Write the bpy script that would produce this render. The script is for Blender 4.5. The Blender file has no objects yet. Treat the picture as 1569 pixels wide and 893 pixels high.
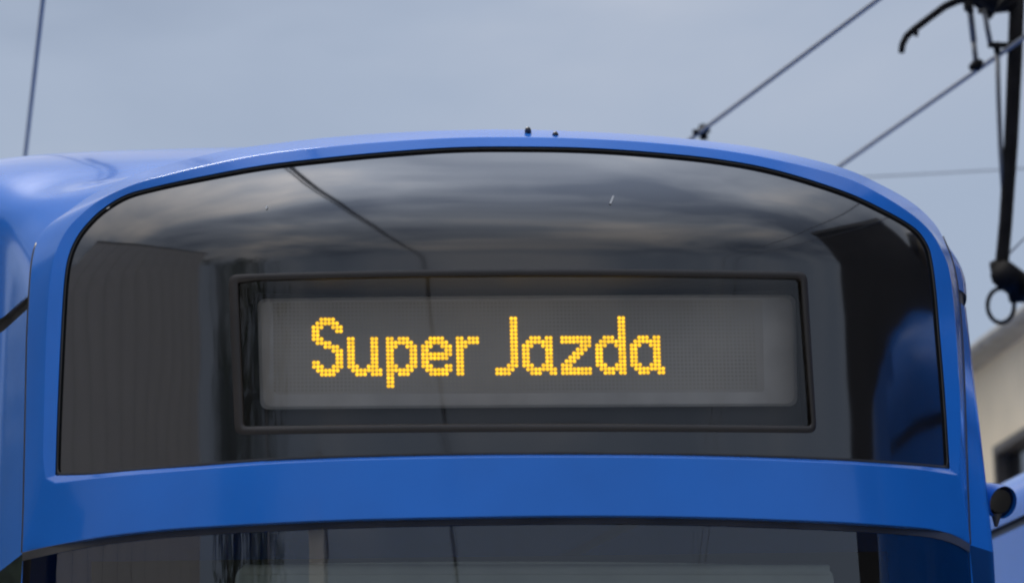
import bpy, bmesh, math, random
from mathutils import Vector, Matrix

scene = bpy.context.scene
COL = scene.collection
R = math.radians
random.seed(7)

# ------------------------------------------------------------------ camera
F_PX = 5200.0                      # focal length in pixels of a 1569 wide picture
CAM = Vector((0.0, -7.5, 1.5))
PITCH, ROLL = R(12.0), R(-1.4)
cam_rot = Matrix.Rotation(R(90) + PITCH, 3, 'X') @ Matrix.Rotation(ROLL, 3, 'Z')
cd = bpy.data.cameras.new('camera')
cam = bpy.data.objects.new('camera', cd)
COL.objects.link(cam)
cam.location = CAM
cam.rotation_euler = cam_rot.to_euler()
cd.sensor_width = 36.0
cd.lens = 36.0 * F_PX / 1569.0
cd.clip_end = 3000.0
cd.dof.use_dof = True
cd.dof.focus_distance = 7.75
cd.dof.aperture_fstop = 5.0
scene.cycles.filter_width = 2.1     # the photograph is slightly soft
scene.camera = cam

# ------------------------------------------------------------------ light
SUN_EL, SUN_AZ = R(56), R(-28)     # azimuth measured from +Y towards +X
world = bpy.data.worlds.new('World')
scene.world = world
world.use_nodes = True
nt = world.node_tree
nt.nodes.clear()
def N(tree, typ, **kw):
    n = tree.nodes.new(typ)
    for k, v in kw.items():
        if k.startswith('_'):
            setattr(n, k[1:], v)
        else:
            n.inputs[k.replace('__', ' ')].default_value = v
    return n
wo = N(nt, 'ShaderNodeOutputWorld')
bg = N(nt, 'ShaderNodeBackground')
bg.inputs['Strength'].default_value = 0.1
sky = N(nt, 'ShaderNodeTexSky', _sky_type='NISHITA')
sky.sun_disc = False
sky.sun_elevation = SUN_EL
sky.sun_rotation = SUN_AZ
tc = N(nt, 'ShaderNodeTexCoord')
sep = N(nt, 'ShaderNodeSeparateXYZ')
nt.links.new(tc.outputs['Generated'], sep.inputs[0])
def math_node(tree, op, a, b=None):
    n = tree.nodes.new('ShaderNodeMath'); n.operation = op
    for i, v in enumerate((a, b)):
        if v is None: continue
        if isinstance(v, (int, float)): n.inputs[i].default_value = v
        else: tree.links.new(v, n.inputs[i])
    return n.outputs[0]
zc = math_node(nt, 'ADD', math_node(nt, 'MAXIMUM', sep.outputs['Z'], 0.0), 0.12)
cx_ = math_node(nt, 'DIVIDE', sep.outputs['X'], zc)
cy_ = math_node(nt, 'DIVIDE', sep.outputs['Y'], zc)
comb = N(nt, 'ShaderNodeCombineXYZ')
nt.links.new(cx_, comb.inputs[0]); nt.links.new(cy_, comb.inputs[1]); comb.inputs[2].default_value = 5.6
noise = N(nt, 'ShaderNodeTexNoise', Scale=1.3, Detail=6.0, Roughness=0.52, Distortion=0.35)
nt.links.new(comb.outputs[0], noise.inputs['Vector'])
ramp = nt.nodes.new('ShaderNodeValToRGB')
e = ramp.color_ramp.elements
e[0].position, e[0].color = 0.36, (1.35, 1.6, 2.15, 1)
e[1].position, e[1].color = 0.66, (6.3, 6.0, 5.9, 1)
m = ramp.color_ramp.elements.new(0.50); m.color = (3.0, 3.3, 3.9, 1)
nt.links.new(noise.outputs['Fac'], ramp.inputs[0])
# thin haze low in the sky hides the cloud structure
low = N(nt, 'ShaderNodeMapRange')
low.inputs['From Min'].default_value = 0.23; low.inputs['From Max'].default_value = 0.43
nt.links.new(sep.outputs['Z'], low.inputs['Value'])
hz = nt.nodes.new('ShaderNodeMix'); hz.data_type = 'RGBA'
hz.inputs[6].default_value = (2.62, 3.1, 3.98, 1)
nt.links.new(low.outputs[0], hz.inputs[0]); nt.links.new(ramp.outputs[0], hz.inputs[7])
mx = nt.nodes.new('ShaderNodeMix'); mx.data_type = 'RGBA'
mx.inputs[0].default_value = 0.90
# an overcast sky brightens towards the zenith
zen = math_node(nt, 'ADD', math_node(nt, 'MULTIPLY', math_node(nt, 'POWER', math_node(nt, 'MAXIMUM', sep.outputs['Z'], 0.0), 5.0), 5.6), 1.0)
scl = nt.nodes.new('ShaderNodeVectorMath'); scl.operation = 'SCALE'
nt.links.new(hz.outputs[2], scl.inputs[0]); nt.links.new(zen, scl.inputs['Scale'])
nt.links.new(sky.outputs[0], mx.inputs[6]); nt.links.new(scl.outputs[0], mx.inputs[7])
nt.links.new(mx.outputs[2], bg.inputs['Color'])
nt.links.new(bg.outputs[0], wo.inputs[0])

sd = bpy.data.lights.new('sun', 'SUN')
sun = bpy.data.objects.new('sun', sd)
COL.objects.link(sun)
sd.energy = 1.5
sd.angle = R(18)
sd.color = (1.0, 0.95, 0.87)
sdir = Vector((math.sin(SUN_AZ) * math.cos(SUN_EL), math.cos(SUN_AZ) * math.cos(SUN_EL), math.sin(SUN_EL)))
sun.rotation_euler = sdir.to_track_quat('Z', 'Y').to_euler()
sun.location = sdir * 60

scene.view_settings.view_transform = 'Standard'
scene.view_settings.look = 'None'
scene.view_settings.exposure = 0.45
scene.view_settings.gamma = 1.0

# ------------------------------------------------------------------ helpers
def lerp(a, b, t): return a + (b - a) * t

def mk(name, verts, faces, mat, parent=None, smooth=True, kind=None, label=None):
    me = bpy.data.meshes.new(name)
    me.from_pydata([tuple(v) for v in verts], [], faces)
    me.validate()
    if smooth:
        me.polygons.foreach_set('use_smooth', [True] * len(me.polygons))
    if mat: me.materials.append(mat)
    o = bpy.data.objects.new(name, me)
    COL.objects.link(o)
    if parent: o.parent = parent
    if kind: o['kind'] = kind
    if label: o['label'] = label
    return o

def face_out(o, ref):
    """turn an open shell's faces away from a point inside it"""
    me = o.data; ref = Vector(ref)
    if sum((p.center - ref).normalized().dot(p.normal) * p.area for p in me.polygons) < 0:
        me.flip_normals()
    return o

def thing(name, label, cat, group=None, loc=(0, 0, 0)):
    o = bpy.data.objects.new(name, None)
    COL.objects.link(o)
    o.location = loc
    o['label'] = label; o['category'] = cat
    if group: o['group'] = group
    return o

def finish(o, bevel=0.0, seg=2, angle=25, weighted=True, sharp=None):
    if sharp: o.data.set_sharp_from_angle(angle=R(sharp))
    if bevel:
        b = o.modifiers.new('bevel', 'BEVEL'); b.width = bevel; b.segments = seg
        b.limit_method = 'ANGLE'; b.angle_limit = R(angle)
    if weighted:
        w = o.modifiers.new('wn', 'WEIGHTED_NORMAL'); w.keep_sharp = True
    return o

class Geo:
    """collects shapes for one mesh"""
    def __init__(s): s.v = []; s.f = []
    def add(s, vs, fs):
        n = len(s.v); s.v += [Vector(v) for v in vs]; s.f += [tuple(i + n for i in f) for f in fs]
    def box(s, lo, hi, rot=0.0, at=(0, 0, 0)):
        c, sn = math.cos(rot), math.sin(rot)
        vs = []
        for z in (lo[2], hi[2]):
            for x, y in ((lo[0], lo[1]), (hi[0], lo[1]), (hi[0], hi[1]), (lo[0], hi[1])):
                vs.append((at[0] + x * c - y * sn, at[1] + x * sn + y * c, at[2] + z))
        s.add(vs, [(0, 3, 2, 1), (4, 5, 6, 7), (0, 1, 5, 4), (1, 2, 6, 5), (2, 3, 7, 6), (3, 0, 4, 7)])
    def tube(s, pts, r, n=8, closed=False, cap=True):
        pts = [Vector(p) for p in pts]
        m = len(pts)
        rs = r if isinstance(r, (list, tuple)) else [r] * m
        vs, fs = [], []
        prev = None
        for i, p in enumerate(pts):
            if closed: d = pts[(i + 1) % m] - pts[i - 1]
            else: d = pts[min(i + 1, m - 1)] - pts[max(i - 1, 0)]
            d.normalize()
            a = prev if prev is not None else (Vector((0, 0, 1)) if abs(d.z) < 0.9 else Vector((1, 0, 0)))
            u = d.cross(a).normalized() if prev is None else (a - d * a.dot(d)).normalized()
            w = d.cross(u)
            prev = u
            for k in range(n):
                t = 2 * math.pi * k / n
                vs.append(p + (u * math.cos(t) + w * math.sin(t)) * rs[i])
        for i in range(m if closed else m - 1):
            j = (i + 1) % m
            for k in range(n):
                l = (k + 1) % n
                fs.append((i * n + k, i * n + l, j * n + l, j * n + k))
        if cap and not closed:
            fs.append(tuple(range(n))[::-1]); fs.append(tuple((m - 1) * n + k for k in range(n)))
        s.add(vs, fs)
    def build(s, name, mat, parent=None, smooth=False, **kw):
        o = mk(name, s.v, s.f, mat, parent, smooth, **kw)
        bm = bmesh.new(); bm.from_mesh(o.data)
        bmesh.ops.recalc_face_normals(bm, faces=bm.faces[:]); bm.to_mesh(o.data); bm.free()
        return o

# ------------------------------------------------------------------ materials
def material(name):
    m = bpy.data.materials.new(name); m.use_nodes = True
    t = m.node_tree
    return m, t, t.nodes['Principled BSDF']

def noise_of(t, scale, detail=4.0, rough=0.5, coords='Object', stretch=None):
    c = t.nodes.new('ShaderNodeTexCoord')
    n = t.nodes.new('ShaderNodeTexNoise')
    n.inputs['Scale'].default_value = scale; n.inputs['Detail'].default_value = detail
    n.inputs['Roughness'].default_value = rough
    if stretch:
        mp = t.nodes.new('ShaderNodeMapping'); mp.inputs['Scale'].default_value = stretch
        t.links.new(c.outputs[coords], mp.inputs[0]); t.links.new(mp.outputs[0], n.inputs['Vector'])
    else:
        t.links.new(c.outputs[coords], n.inputs['Vector'])
    return n.outputs['Fac']

def bump(t, b, fac, strength, dist):
    n = t.nodes.new('ShaderNodeBump')
    n.inputs['Strength'].default_value = strength; n.inputs['Distance'].default_value = dist
    t.links.new(fac, n.inputs['Height']); t.links.new(n.outputs[0], b.inputs['Normal'])
    return n

def tint(t, fac, a, b, lo=0.35, hi=0.65):
    r = t.nodes.new('ShaderNodeValToRGB')
    r.color_ramp.elements[0].position = lo; r.color_ramp.elements[0].color = (*a, 1)
    r.color_ramp.elements[1].position = hi; r.color_ramp.elements[1].color = (*b, 1)
    t.links.new(fac, r.inputs[0])
    return r.outputs[0]

def simple(name, col, rough=0.5, metal=0.0, var=0.12, scale=6.0, bstr=0.0, bscale=40.0, ior=1.5):
    m, t, b = material(name)
    d = tuple(c * (1 - var) for c in col); l = tuple(min(1, c * (1 + var)) for c in col)
    t.links.new(tint(t, noise_of(t, scale), d, l), b.inputs['Base Color'])
    b.inputs['Roughness'].default_value = rough; b.inputs['Metallic'].default_value = metal
    b.inputs['IOR'].default_value = ior
    if bstr: bump(t, b, noise_of(t, bscale), bstr, 0.01)
    return m

def paint(name, col):
    m, t, b = material(name)
    d = tuple(c * 0.93 for c in col); l = tuple(c * 1.07 for c in col)
    t.links.new(tint(t, noise_of(t, 2.2, 5), d, l), b.inputs['Base Color'])
    rr = t.nodes.new('ShaderNodeMapRange')
    rr.inputs['To Min'].default_value = 0.16; rr.inputs['To Max'].default_value = 0.30
    t.links.new(noise_of(t, 5.0, 6, 0.6), rr.inputs['Value'])
    t.links.new(rr.outputs[0], b.inputs['Roughness'])
    b.inputs['Specular IOR Level'].default_value = 0.2
    b.inputs['Coat Weight'].default_value = 0.6
    b.inputs['Coat Roughness'].default_value = 0.09
    bump(t, b, noise_of(t, 3.0, 3), 0.12, 0.02)
    return m

BLUE = paint('blue_paint', (0.013, 0.150, 0.58))

def glass_black():
    m, t, b = material('black_printed_glass')
    b.inputs['Base Color'].default_value = (0.006, 0.0062, 0.0075, 1)
    rr = t.nodes.new('ShaderNodeMapRange')
    rr.inputs['To Min'].default_value = 0.04; rr.inputs['To Max'].default_value = 0.10
    t.links.new(noise_of(t, 3.0, 6, 0.65), rr.inputs['Value'])
    t.links.new(rr.outputs[0], b.inputs['Roughness'])
    b.inputs['IOR'].default_value = 1.86
    bump(t, b, noise_of(t, 3.2, 1.5), 0.16, 0.02)
    return m
GLASS = glass_black()

def pane_mat(name, trans, rough=0.03, ior=1.62):
    m = bpy.data.materials.new(name); m.use_nodes = True
    t = m.node_tree; t.nodes.clear()
    o = t.nodes.new('ShaderNodeOutputMaterial')
    tr = t.nodes.new('ShaderNodeBsdfTransparent'); tr.inputs[0].default_value = (*trans, 1)
    gl = t.nodes.new('ShaderNodeBsdfGlossy'); gl.inputs['Roughness'].default_value = rough
    fr = t.nodes.new('ShaderNodeFresnel'); fr.inputs['IOR'].default_value = ior
    mxs = t.nodes.new('ShaderNodeMixShader')
    bn = t.nodes.new('ShaderNodeBump'); bn.inputs['Strength'].default_value = 0.08; bn.inputs['Distance'].default_value = 0.02
    t.links.new(noise_of(t, 3.0, 1.5), bn.inputs['Height'])
    t.links.new(bn.outputs[0], gl.inputs['Normal']); t.links.new(bn.outputs[0], fr.inputs['Normal'])
    t.links.new(fr.outputs[0], mxs.inputs[0]); t.links.new(tr.outputs[0], mxs.inputs[1]); t.links.new(gl.outputs[0], mxs.inputs[2])
    t.links.new(mxs.outputs[0], o.inputs[0])
    return m
PANE = pane_mat('display_pane', (0.80, 0.80, 0.80))
WINDSCREEN = pane_mat('tinted_windscreen', (0.72, 0.76, 0.74), 0.02, 2.0)
SIDEGLASS = glass_black(); SIDEGLASS.name = 'side_glass'

RUBBER = simple('black_rubber', (0.040, 0.038, 0.038), 0.4, var=0.3)
FRAME = simple('frame_plastic', (0.011, 0.0075, 0.006), 0.55, var=0.25)
DARKIN = simple('dark_interior', (0.035, 0.037, 0.045), 0.6)
BOARD = simple('matrix_board', (0.72, 0.72, 0.72), 0.6, var=0.08, scale=9)
OFFLED = simple('unlit_diode', (0.57, 0.55, 0.50), 0.6)
INPANEL = simple('cab_panel', (0.72, 0.74, 0.69), 0.6, var=0.08)
STEEL = simple('dull_steel', (0.16, 0.16, 0.165), 0.5, 0.6)
WIREM = simple('worn_copper_wire', (0.30, 0.29, 0.27), 0.8, 0.0, var=0.03)
SOOT = simple('sooty_metal', (0.008, 0.007, 0.0065), 0.8, 0.0, var=0.35, scale=12, bstr=0.3, ior=1.25)
GALV = simple('galvanised_rod', (0.14, 0.145, 0.15), 0.5, 0.4)
LENSM = simple('camera_lens', (0.004, 0.004, 0.005), 0.08)
SCRATCH = simple('scratch_mark', (0.42, 0.42, 0.42), 0.7)

def emitter(name, col, s):
    m = bpy.data.materials.new(name); m.use_nodes = True
    t = m.node_tree; t.nodes.clear()
    o = t.nodes.new('ShaderNodeOutputMaterial'); em = t.nodes.new('ShaderNodeEmission')
    em.inputs[0].default_value = (*col, 1); em.inputs[1].default_value = s
    t.links.new(em.outputs[0], o.inputs[0])
    return m
def vary(m, lo, hi):
    t = m.node_tree; em = [n_ for n_ in t.nodes if n_.type == 'EMISSION'][0]
    mr = t.nodes.new('ShaderNodeMapRange'); mr.inputs['From Min'].default_value = 0.3; mr.inputs['From Max'].default_value = 0.7
    mr.inputs['To Min'].default_value = lo; mr.inputs['To Max'].default_value = hi
    t.links.new(noise_of(t, 90.0, 1.0), mr.inputs['Value']); t.links.new(mr.outputs[0], em.inputs[1])
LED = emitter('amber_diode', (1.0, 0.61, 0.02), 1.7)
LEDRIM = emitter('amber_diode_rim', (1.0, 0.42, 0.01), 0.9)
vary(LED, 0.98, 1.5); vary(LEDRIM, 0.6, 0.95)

# ------------------------------------------------------------------ the tram's front surface
PSI = R(5.0)                        # the cab is turned a little to the picture's side
ORG = Vector((0.02, 0.0, 0.0))
CU, SU = math.cos(PSI), math.sin(PSI)
def to_world(u, v, z): return Vector((ORG.x + u * CU - v * SU, ORG.y + u * SU + v * CU, z))
def to_tram(p):
    x, y = p.x - ORG.x, p.y - ORG.y
    return x * CU + y * SU, -x * SU + y * CU, p.z

def surf(u, z):
    a = abs(u) / 1.08
    v = 0.42 * a ** 3.1
    v += 0.06 * (z - 2.5)
    if z > 3.19: v += 1.75 * (z - 3.19) ** 2
    return v

def ray(px, py):
    d = cam_rot @ Vector(((px - 784.5) / F_PX, -(py - 446.5) / F_PX, -1.0))
    return d
def on_surf(px, py, off=0.0):
    d = ray(px, py); d = d / d.y
    lo, hi = 6.0, 9.6
    def g(s):
        u, v, z = to_tram(CAM + d * s)
        return v - surf(u, z) - off
    # first crossing
    s = lo; step = 0.05
    while s < hi and g(s) < 0: s += step
    a, b = s - step, s
    for _ in range(40):
        m = 0.5 * (a + b)
        if g(m) < 0: a = m
        else: b = m
    return CAM + d * (0.5 * (a + b))
def on_v(px, py, v0):               # on a plane parallel to the tram's front
    d = ray(px, py)
    n = Vector((-SU, CU, 0)); p0 = to_world(0, v0, 0)
    return CAM + d * ((p0 - CAM).dot(n) / d.dot(n))
def on_y(px, py, y):
    d = ray(px, py)
    return CAM + d * ((y - CAM.y) / d.y)

def spline(pts, per=8):
    """Catmull-Rom through 2D points"""
    out = []
    n = len(pts)
    for i in range(n - 1):
        p0, p1, p2, p3 = pts[max(i - 1, 0)], pts[i], pts[i + 1], pts[min(i + 2, n - 1)]
        for k in range(per):
            t = k / per
            out.append(tuple(0.5 * (2 * p1[c] + (p2[c] - p0[c]) * t + (2 * p0[c] - 5 * p1[c] + 4 * p2[c] - p3[c]) * t * t
                                    + (3 * p1[c] - p0[c] - 3 * p2[c] + p3[c]) * t ** 3) for c in range(2)))
    out.append(tuple(pts[-1]))
    return out
def resample(pts, n):
    L = [0.0]
    for a, b in zip(pts, pts[1:]): L.append(L[-1] + math.dist(a, b))
    out = []; j = 0
    for k in range(n):
        t = L[-1] * k / (n - 1)
        while j < len(L) - 2 and L[j + 1] < t: j += 1
        f = (t - L[j]) / max(L[j + 1] - L[j], 1e-9)
        out.append(tuple(lerp(pts[j][c], pts[j + 1][c], f) for c in range(len(pts[0]))))
    return out

# outlines of the front, read from the photograph and laid on the curved surface
G_TOP = [(85, 728), (86, 690), (88, 630), (91, 560), (95, 480), (99, 425), (105, 392), (116, 366), (132, 344), (156, 321), (190, 300),
         (230, 288), (300, 272.6), (400, 254), (500, 242), (600, 232.5), (700, 226), (800, 225), (900, 227), (1000, 233.5), (1100, 244),
         (1190, 261), (1290, 292), (1350, 319), (1400, 348), (1421, 374), (1429, 402), (1435, 450), (1440, 510), (1446, 580), (1451, 650), (1455, 718)]
G_BOT = [(85, 728), (140, 726.5), (200, 721), (300, 714), (400, 706.5), (500, 702), (600, 699), (700, 697), (800, 696), (900, 696), (1000, 696.5),
         (1100, 698.5), (1200, 701.5), (1300, 706), (1400, 713), (1455, 718)]
B_TOP = [(70, 733), (66, 700), (67, 640), (69, 560), (72, 480), (77, 425), (86, 385), (100, 355), (122, 330), (155, 305), (208, 281),
         (260, 267), (310, 255), (400, 237), (500, 225), (600, 216.5), (700, 211), (800, 210), (900, 212.5), (1000, 218.5), (1100, 229),
         (1190, 244.6), (1290, 270), (1350, 298), (1400, 330), (1428, 357), (1444, 385), (1454, 410), (1461, 460), (1467, 540), (1472, 640), (1469, 728)]
B_BOT = [(70, 733), (84, 740), (140, 733), (200, 727), (300, 718.5), (400, 710.5), (500, 705.5), (600, 702.5), (700, 700.5), (800, 699.5), (900, 699.5),
         (1000, 700), (1100, 702), (1200, 705), (1300, 710), (1400, 717.5), (1450, 725), (1469, 728)]
O_TOP = [(34, 846), (36, 790), (38, 700), (40, 600), (42, 510), (46, 435), (50, 395), (58, 368), (74, 345), (101, 326), (140, 299),
         (205, 268), (280, 246), (350, 230), (420, 220), (500, 211), (600, 203.5), (700, 199.5), (790, 198.5), (900, 202), (1000, 208), (1100, 218),
         (1190, 232), (1290, 257), (1350, 283), (1400, 312), (1434, 345), (1450, 376), (1460, 404), (1467, 440), (1472, 490), (1476, 560), (1479, 640), (1482, 730), (1486, 833)]
O_BOT = [(34, 846), (60, 840), (102, 831), (166, 820), (255, 810), (330, 805), (400, 801), (500, 796.5), (600, 793.5), (700, 791.5), (800, 790), (900, 789.3),
         (1000, 790), (1100, 792), (1200, 795.5), (1300, 800), (1400, 807), (1432, 811), (1463, 820), (1486, 833)]
NT, NB = 200, 90
def ring(top, bot):
    t = resample(spline(top), NT); b = resample(spline(bot), NB)
    return t, b
Gt, Gb = ring(G_TOP, G_BOT)
Bt, Bb = ring(B_TOP, B_BOT)
Ot, Ob = ring(O_TOP, O_BOT)
# seal: a strip just inside the blue edge
def inset(path, c, d):
    out = []
    n = len(path)
    for i, p in enumerate(path):
        a, b = path[max(i - 1, 0)], path[min(i + 1, n - 1)]
        tx, ty = b[0] - a[0], b[1] - a[1]
        l = math.hypot(tx, ty); nx, ny = ty / l, -tx / l
        if (c[0] - p[0]) * nx + (c[1] - p[1]) * ny < 0: nx, ny = -nx, -ny
        out.append((p[0] + nx * d, p[1] + ny * d))
    return out
CEN = (770, 540)
St = inset(Gt, CEN, 3.6); Sb = inset(Gb, CEN, 4.0)
St[0] = Sb[0] = (Gt[0][0] + 5, Gt[0][1] - 5); St[-1] = Sb[-1] = (Gt[-1][0] - 5, Gt[-1][1] - 5)

def loop(t, b): return list(t) + list(b[-2:0:-1])     # closed: top path then back along the bottom

tram = thing('tram', 'blue tram front filling the view with a lit amber destination sign', 'tram', 'blue trams')

# ---- front mask (frame round the glass and the band below it, one moulding)
rows = []
rows.append([on_surf(*p, 0.012) for p in loop(Gt, Gb)])
rows.append([on_surf(*p, -0.006) for p in loop(Gt, Gb)])
rows.append([on_surf(*p, -0.021) for p in loop(Bt, Bb)])
mid = []; outer = []; back = []
for i in range(NT):
    p = [lerp(Bt[i][c], Ot[i][c], 0.5) for c in (0, 1)]
    mid.append(on_surf(*p, 0.004)); o = on_surf(*Ot[i], 0.034); outer.append(o)
    back.append(o + Vector((0, 0.035, -0.004)))
for i in range(NB - 2, 0, -1):
    p = [lerp(Bb[i][c], Ob[i][c], 0.5) for c in (0, 1)]
    e_ = min(1.0, min(i, NB - 1 - i) / 6.0)
    mid.append(on_surf(*p, lerp(0.004, -0.021, e_))); o = on_surf(*Ob[i], lerp(0.034, -0.021, e_)); outer.append(o)
    back.append(o + Vector((0, 0.035, 0)))
rows += [mid, outer, back]
n = len(mid)
vs = [p for r in rows for p in r]
fs = []
for k in range(len(rows) - 1):
    for i in range(n):
        j = (i + 1) % n
        fs.append((k * n + i, k * n + j, (k + 1) * n + j, (k + 1) * n + i))
mask = mk('front_mask', vs, fs, BLUE, tram)
finish(mask, bevel=0.0022, seg=3, angle=20)

# ---- dark seal strip
g1 = loop(Gt, Gb); g2 = loop(St, Sb)
vs = [on_surf(*p, 0.004) for p in g1] + [on_surf(*p, 0.0) for p in g2] + [on_surf(*p, 0.014) for p in g2]
fs = [(k * n + i, k * n + (i + 1) % n, (k + 1) * n + (i + 1) % n, (k + 1) * n + i) for k in range(2) for i in range(n)]
mk('glass_seal', vs, fs, RUBBER, tram)

# ---- black printed glass with a window for the display
def rrect(tl, tr, br, bl, top_mid, bot_mid, r, k=6):
    """rounded quad with slightly bowed long edges"""
    def edge(a, b, mid_, m_=30):
        out = []
        for i in range(m_ + 1):
            t = i / m_
            x, y = lerp(a[0], b[0], t), lerp(a[1], b[1], t)
            if mid_ is not None: y += (mid_ - 0.5 * (a[1] + b[1])) * 4 * t * (1 - t)
            out.append((x, y))
        return out
    path = []
    es = [edge(tl, tr, top_mid), edge(tr, br, None), edge(br, bl, bot_mid), edge(bl, tl, None)]
    for q in range(4):
        e1 = es[q]; e2 = es[(q + 1) % 4]
        pts = [p for p in e1 if math.dist(p, e1[0]) > r and math.dist(p, e1[-1]) > r]
        path += pts
        c = e1[-1]
        def along(e, d, from_end):
            o_ = e[0] if from_end is False else e[-1]
            f = e[3] if from_end is False else e[-4]
            l = math.dist(o_, f)
            return (o_[0] + (f[0] - o_[0]) / l * d, o_[1] + (f[1] - o_[1]) / l * d)
        a = along(e1, r, True); b = along(e2, r, False)
        for i in range(k + 1):
            t = i / k
            path.append(tuple((1 - t) ** 2 * a[x] + 2 * t * (1 - t) * c[x] + t * t * b[x] for x in (0, 1)))
    return path
WIN_IN = rrect((365, 431), (1226, 428), (1243, 652), (374, 653), 423, 649, 6)
WIN_OUT = rrect((349, 420), (1237, 416), (1252, 664), (359, 667), 411.5, 662, 15)

def radial(path, c, ang):
    """where a ray from c meets a closed polyline"""
    dx, dy = math.cos(ang), math.sin(ang)
    best = None
    m_ = len(path)
    for i in range(m_):
        ax, ay = path[i][0] - c[0], path[i][1] - c[1]
        bx, by = path[(i + 1) % m_][0] - c[0], path[(i + 1) % m_][1] - c[1]
        den = dx * (by - ay) - dy * (bx - ax)
        if abs(den) < 1e-12: continue
        s = (ax * (by - ay) - ay * (bx - ax)) / den
        w = (ax * dy - ay * dx) / den
        if s > 0 and -1e-9 <= w <= 1 + 1e-9 and (best is None or s > best): best = s
    return (c[0] + dx * best, c[1] + dy * best)
wc = (797, 540)
angs = sorted([math.atan2(p[1] - wc[1], p[0] - wc[0]) for p in loop(St, Sb)])
outl = loop(St, Sb)
K = 22
vs = []; fs = []
for a in angs:
    pi_ = radial([(lerp(x[0], y[0], .5), lerp(x[1], y[1], .5)) for x, y in zip(WIN_IN, WIN_OUT)], wc, a)
    po = radial(outl, wc, a)
    for k in range(K + 1):
        t = k / K
        vs.append(on_surf(lerp(pi_[0], po[0], t), lerp(pi_[1], po[1], t), 0.006))
na = len(angs)
for i in range(na):
    j = (i + 1) % na
    for k in range(K):
        fs.append((i * (K + 1) + k, i * (K + 1) + k + 1, j * (K + 1) + k + 1, j * (K + 1) + k))
mk('black_glass', vs, fs, GLASS, tram)

# ---- destination display: rim, pane, tray, board, letters
disp = bpy.data.objects.new('destination_display', None)
COL.objects.link(disp); disp.parent = tram
rim_rows = []
m_ = len(WIN_OUT)
for path_mix, off in ((1.0, 0.008), (0.88, 0.0035), (0.5, 0.003), (0.12, 0.0035), (0.0, 0.010), (0.0, 0.03)):
    rim_rows.append([on_surf(lerp(a[0], b[0], path_mix), lerp(a[1], b[1], path_mix), off) for a, b in zip(WIN_IN, WIN_OUT)])
vs = [p for r in rim_rows for p in r]
fs = [(k * m_ + i, k * m_ + (i + 1) % m_, (k + 1) * m_ + (i + 1) % m_, (k + 1) * m_ + i) for k in range(len(rim_rows) - 1) for i in range(m_)]
mk('rim', vs, fs, FRAME, disp)

# pane on the same curve
NX, NY = 60, 14
def quad_grid(tl, tr, br, bl, tm, bm, off):
    vs = []
    for j in range(NY + 1):
        for i in range(NX + 1):
            s, t = i / NX, j / NY
            a = (lerp(tl[0], tr[0], s), lerp(tl[1], tr[1], s) + (tm - .5 * (tl[1] + tr[1])) * 4 * s * (1 - s))
            b = (lerp(bl[0], br[0], s), lerp(bl[1], br[1], s) + (bm - .5 * (bl[1] + br[1])) * 4 * s * (1 - s))
            vs.append(on_surf(lerp(a[0], b[0], t), lerp(a[1], b[1], t), off))
    fs = [(j * (NX + 1) + i, j * (NX + 1) + i + 1, (j + 1) * (NX + 1) + i + 1, (j + 1) * (NX + 1) + i) for j in range(NY) for i in range(NX)]
    return vs, fs
mk('pane', *quad_grid((361, 427), (1230, 424), (1246, 655), (370, 656), 419, 652, 0.012), PANE, disp)

# tray: a box behind the opening
VB = 0.235                                    # depth of the board's plane behind the nose
tr_pts = [on_surf(*p, 0.028) for p in WIN_IN]
def push(p, v):
    u, _, z = to_tram(p); return to_world(u, v, z)
vs = tr_pts + [push(p, VB + 0.03) for p in tr_pts]
fs = [(i, (i + 1) % m_, m_ + (i + 1) % m_, m_ + i) for i in range(m_)] + [tuple(m_ + i for i in range(m_))]
mk('tray', vs, fs, DARKIN, disp, smooth=False)

# the board, a rounded panel standing 2.5 cm off the tray's back
BO = rrect((394, 458), (1219, 452), (1222, 622), (399, 627), 453, 624, 14)
BI = [(lerp(p[0], 808, 0.012), lerp(p[1], 540, 0.05)) for p in BO]
q0 = [on_v(*p, VB + 0.028) for p in BO]; q1 = [on_v(*p, VB + 0.006) for p in BO]; q2 = [on_v(*p, VB) for p in BI]
mb = len(BO)
vs = q0 + q1 + q2
fs = [(k * mb + i, k * mb + (i + 1) % mb, (k + 1) * mb + (i + 1) % mb, (k + 1) * mb + i) for k in range(2) for i in range(mb)]
fs.append(tuple(2 * mb + i for i in range(mb)))
mk('matrix_board', vs, fs, BOARD, disp, smooth=False)

FIELD = simple('diode_field', (0.60, 0.585, 0.565), 0.6, var=0.08, scale=5)
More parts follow.
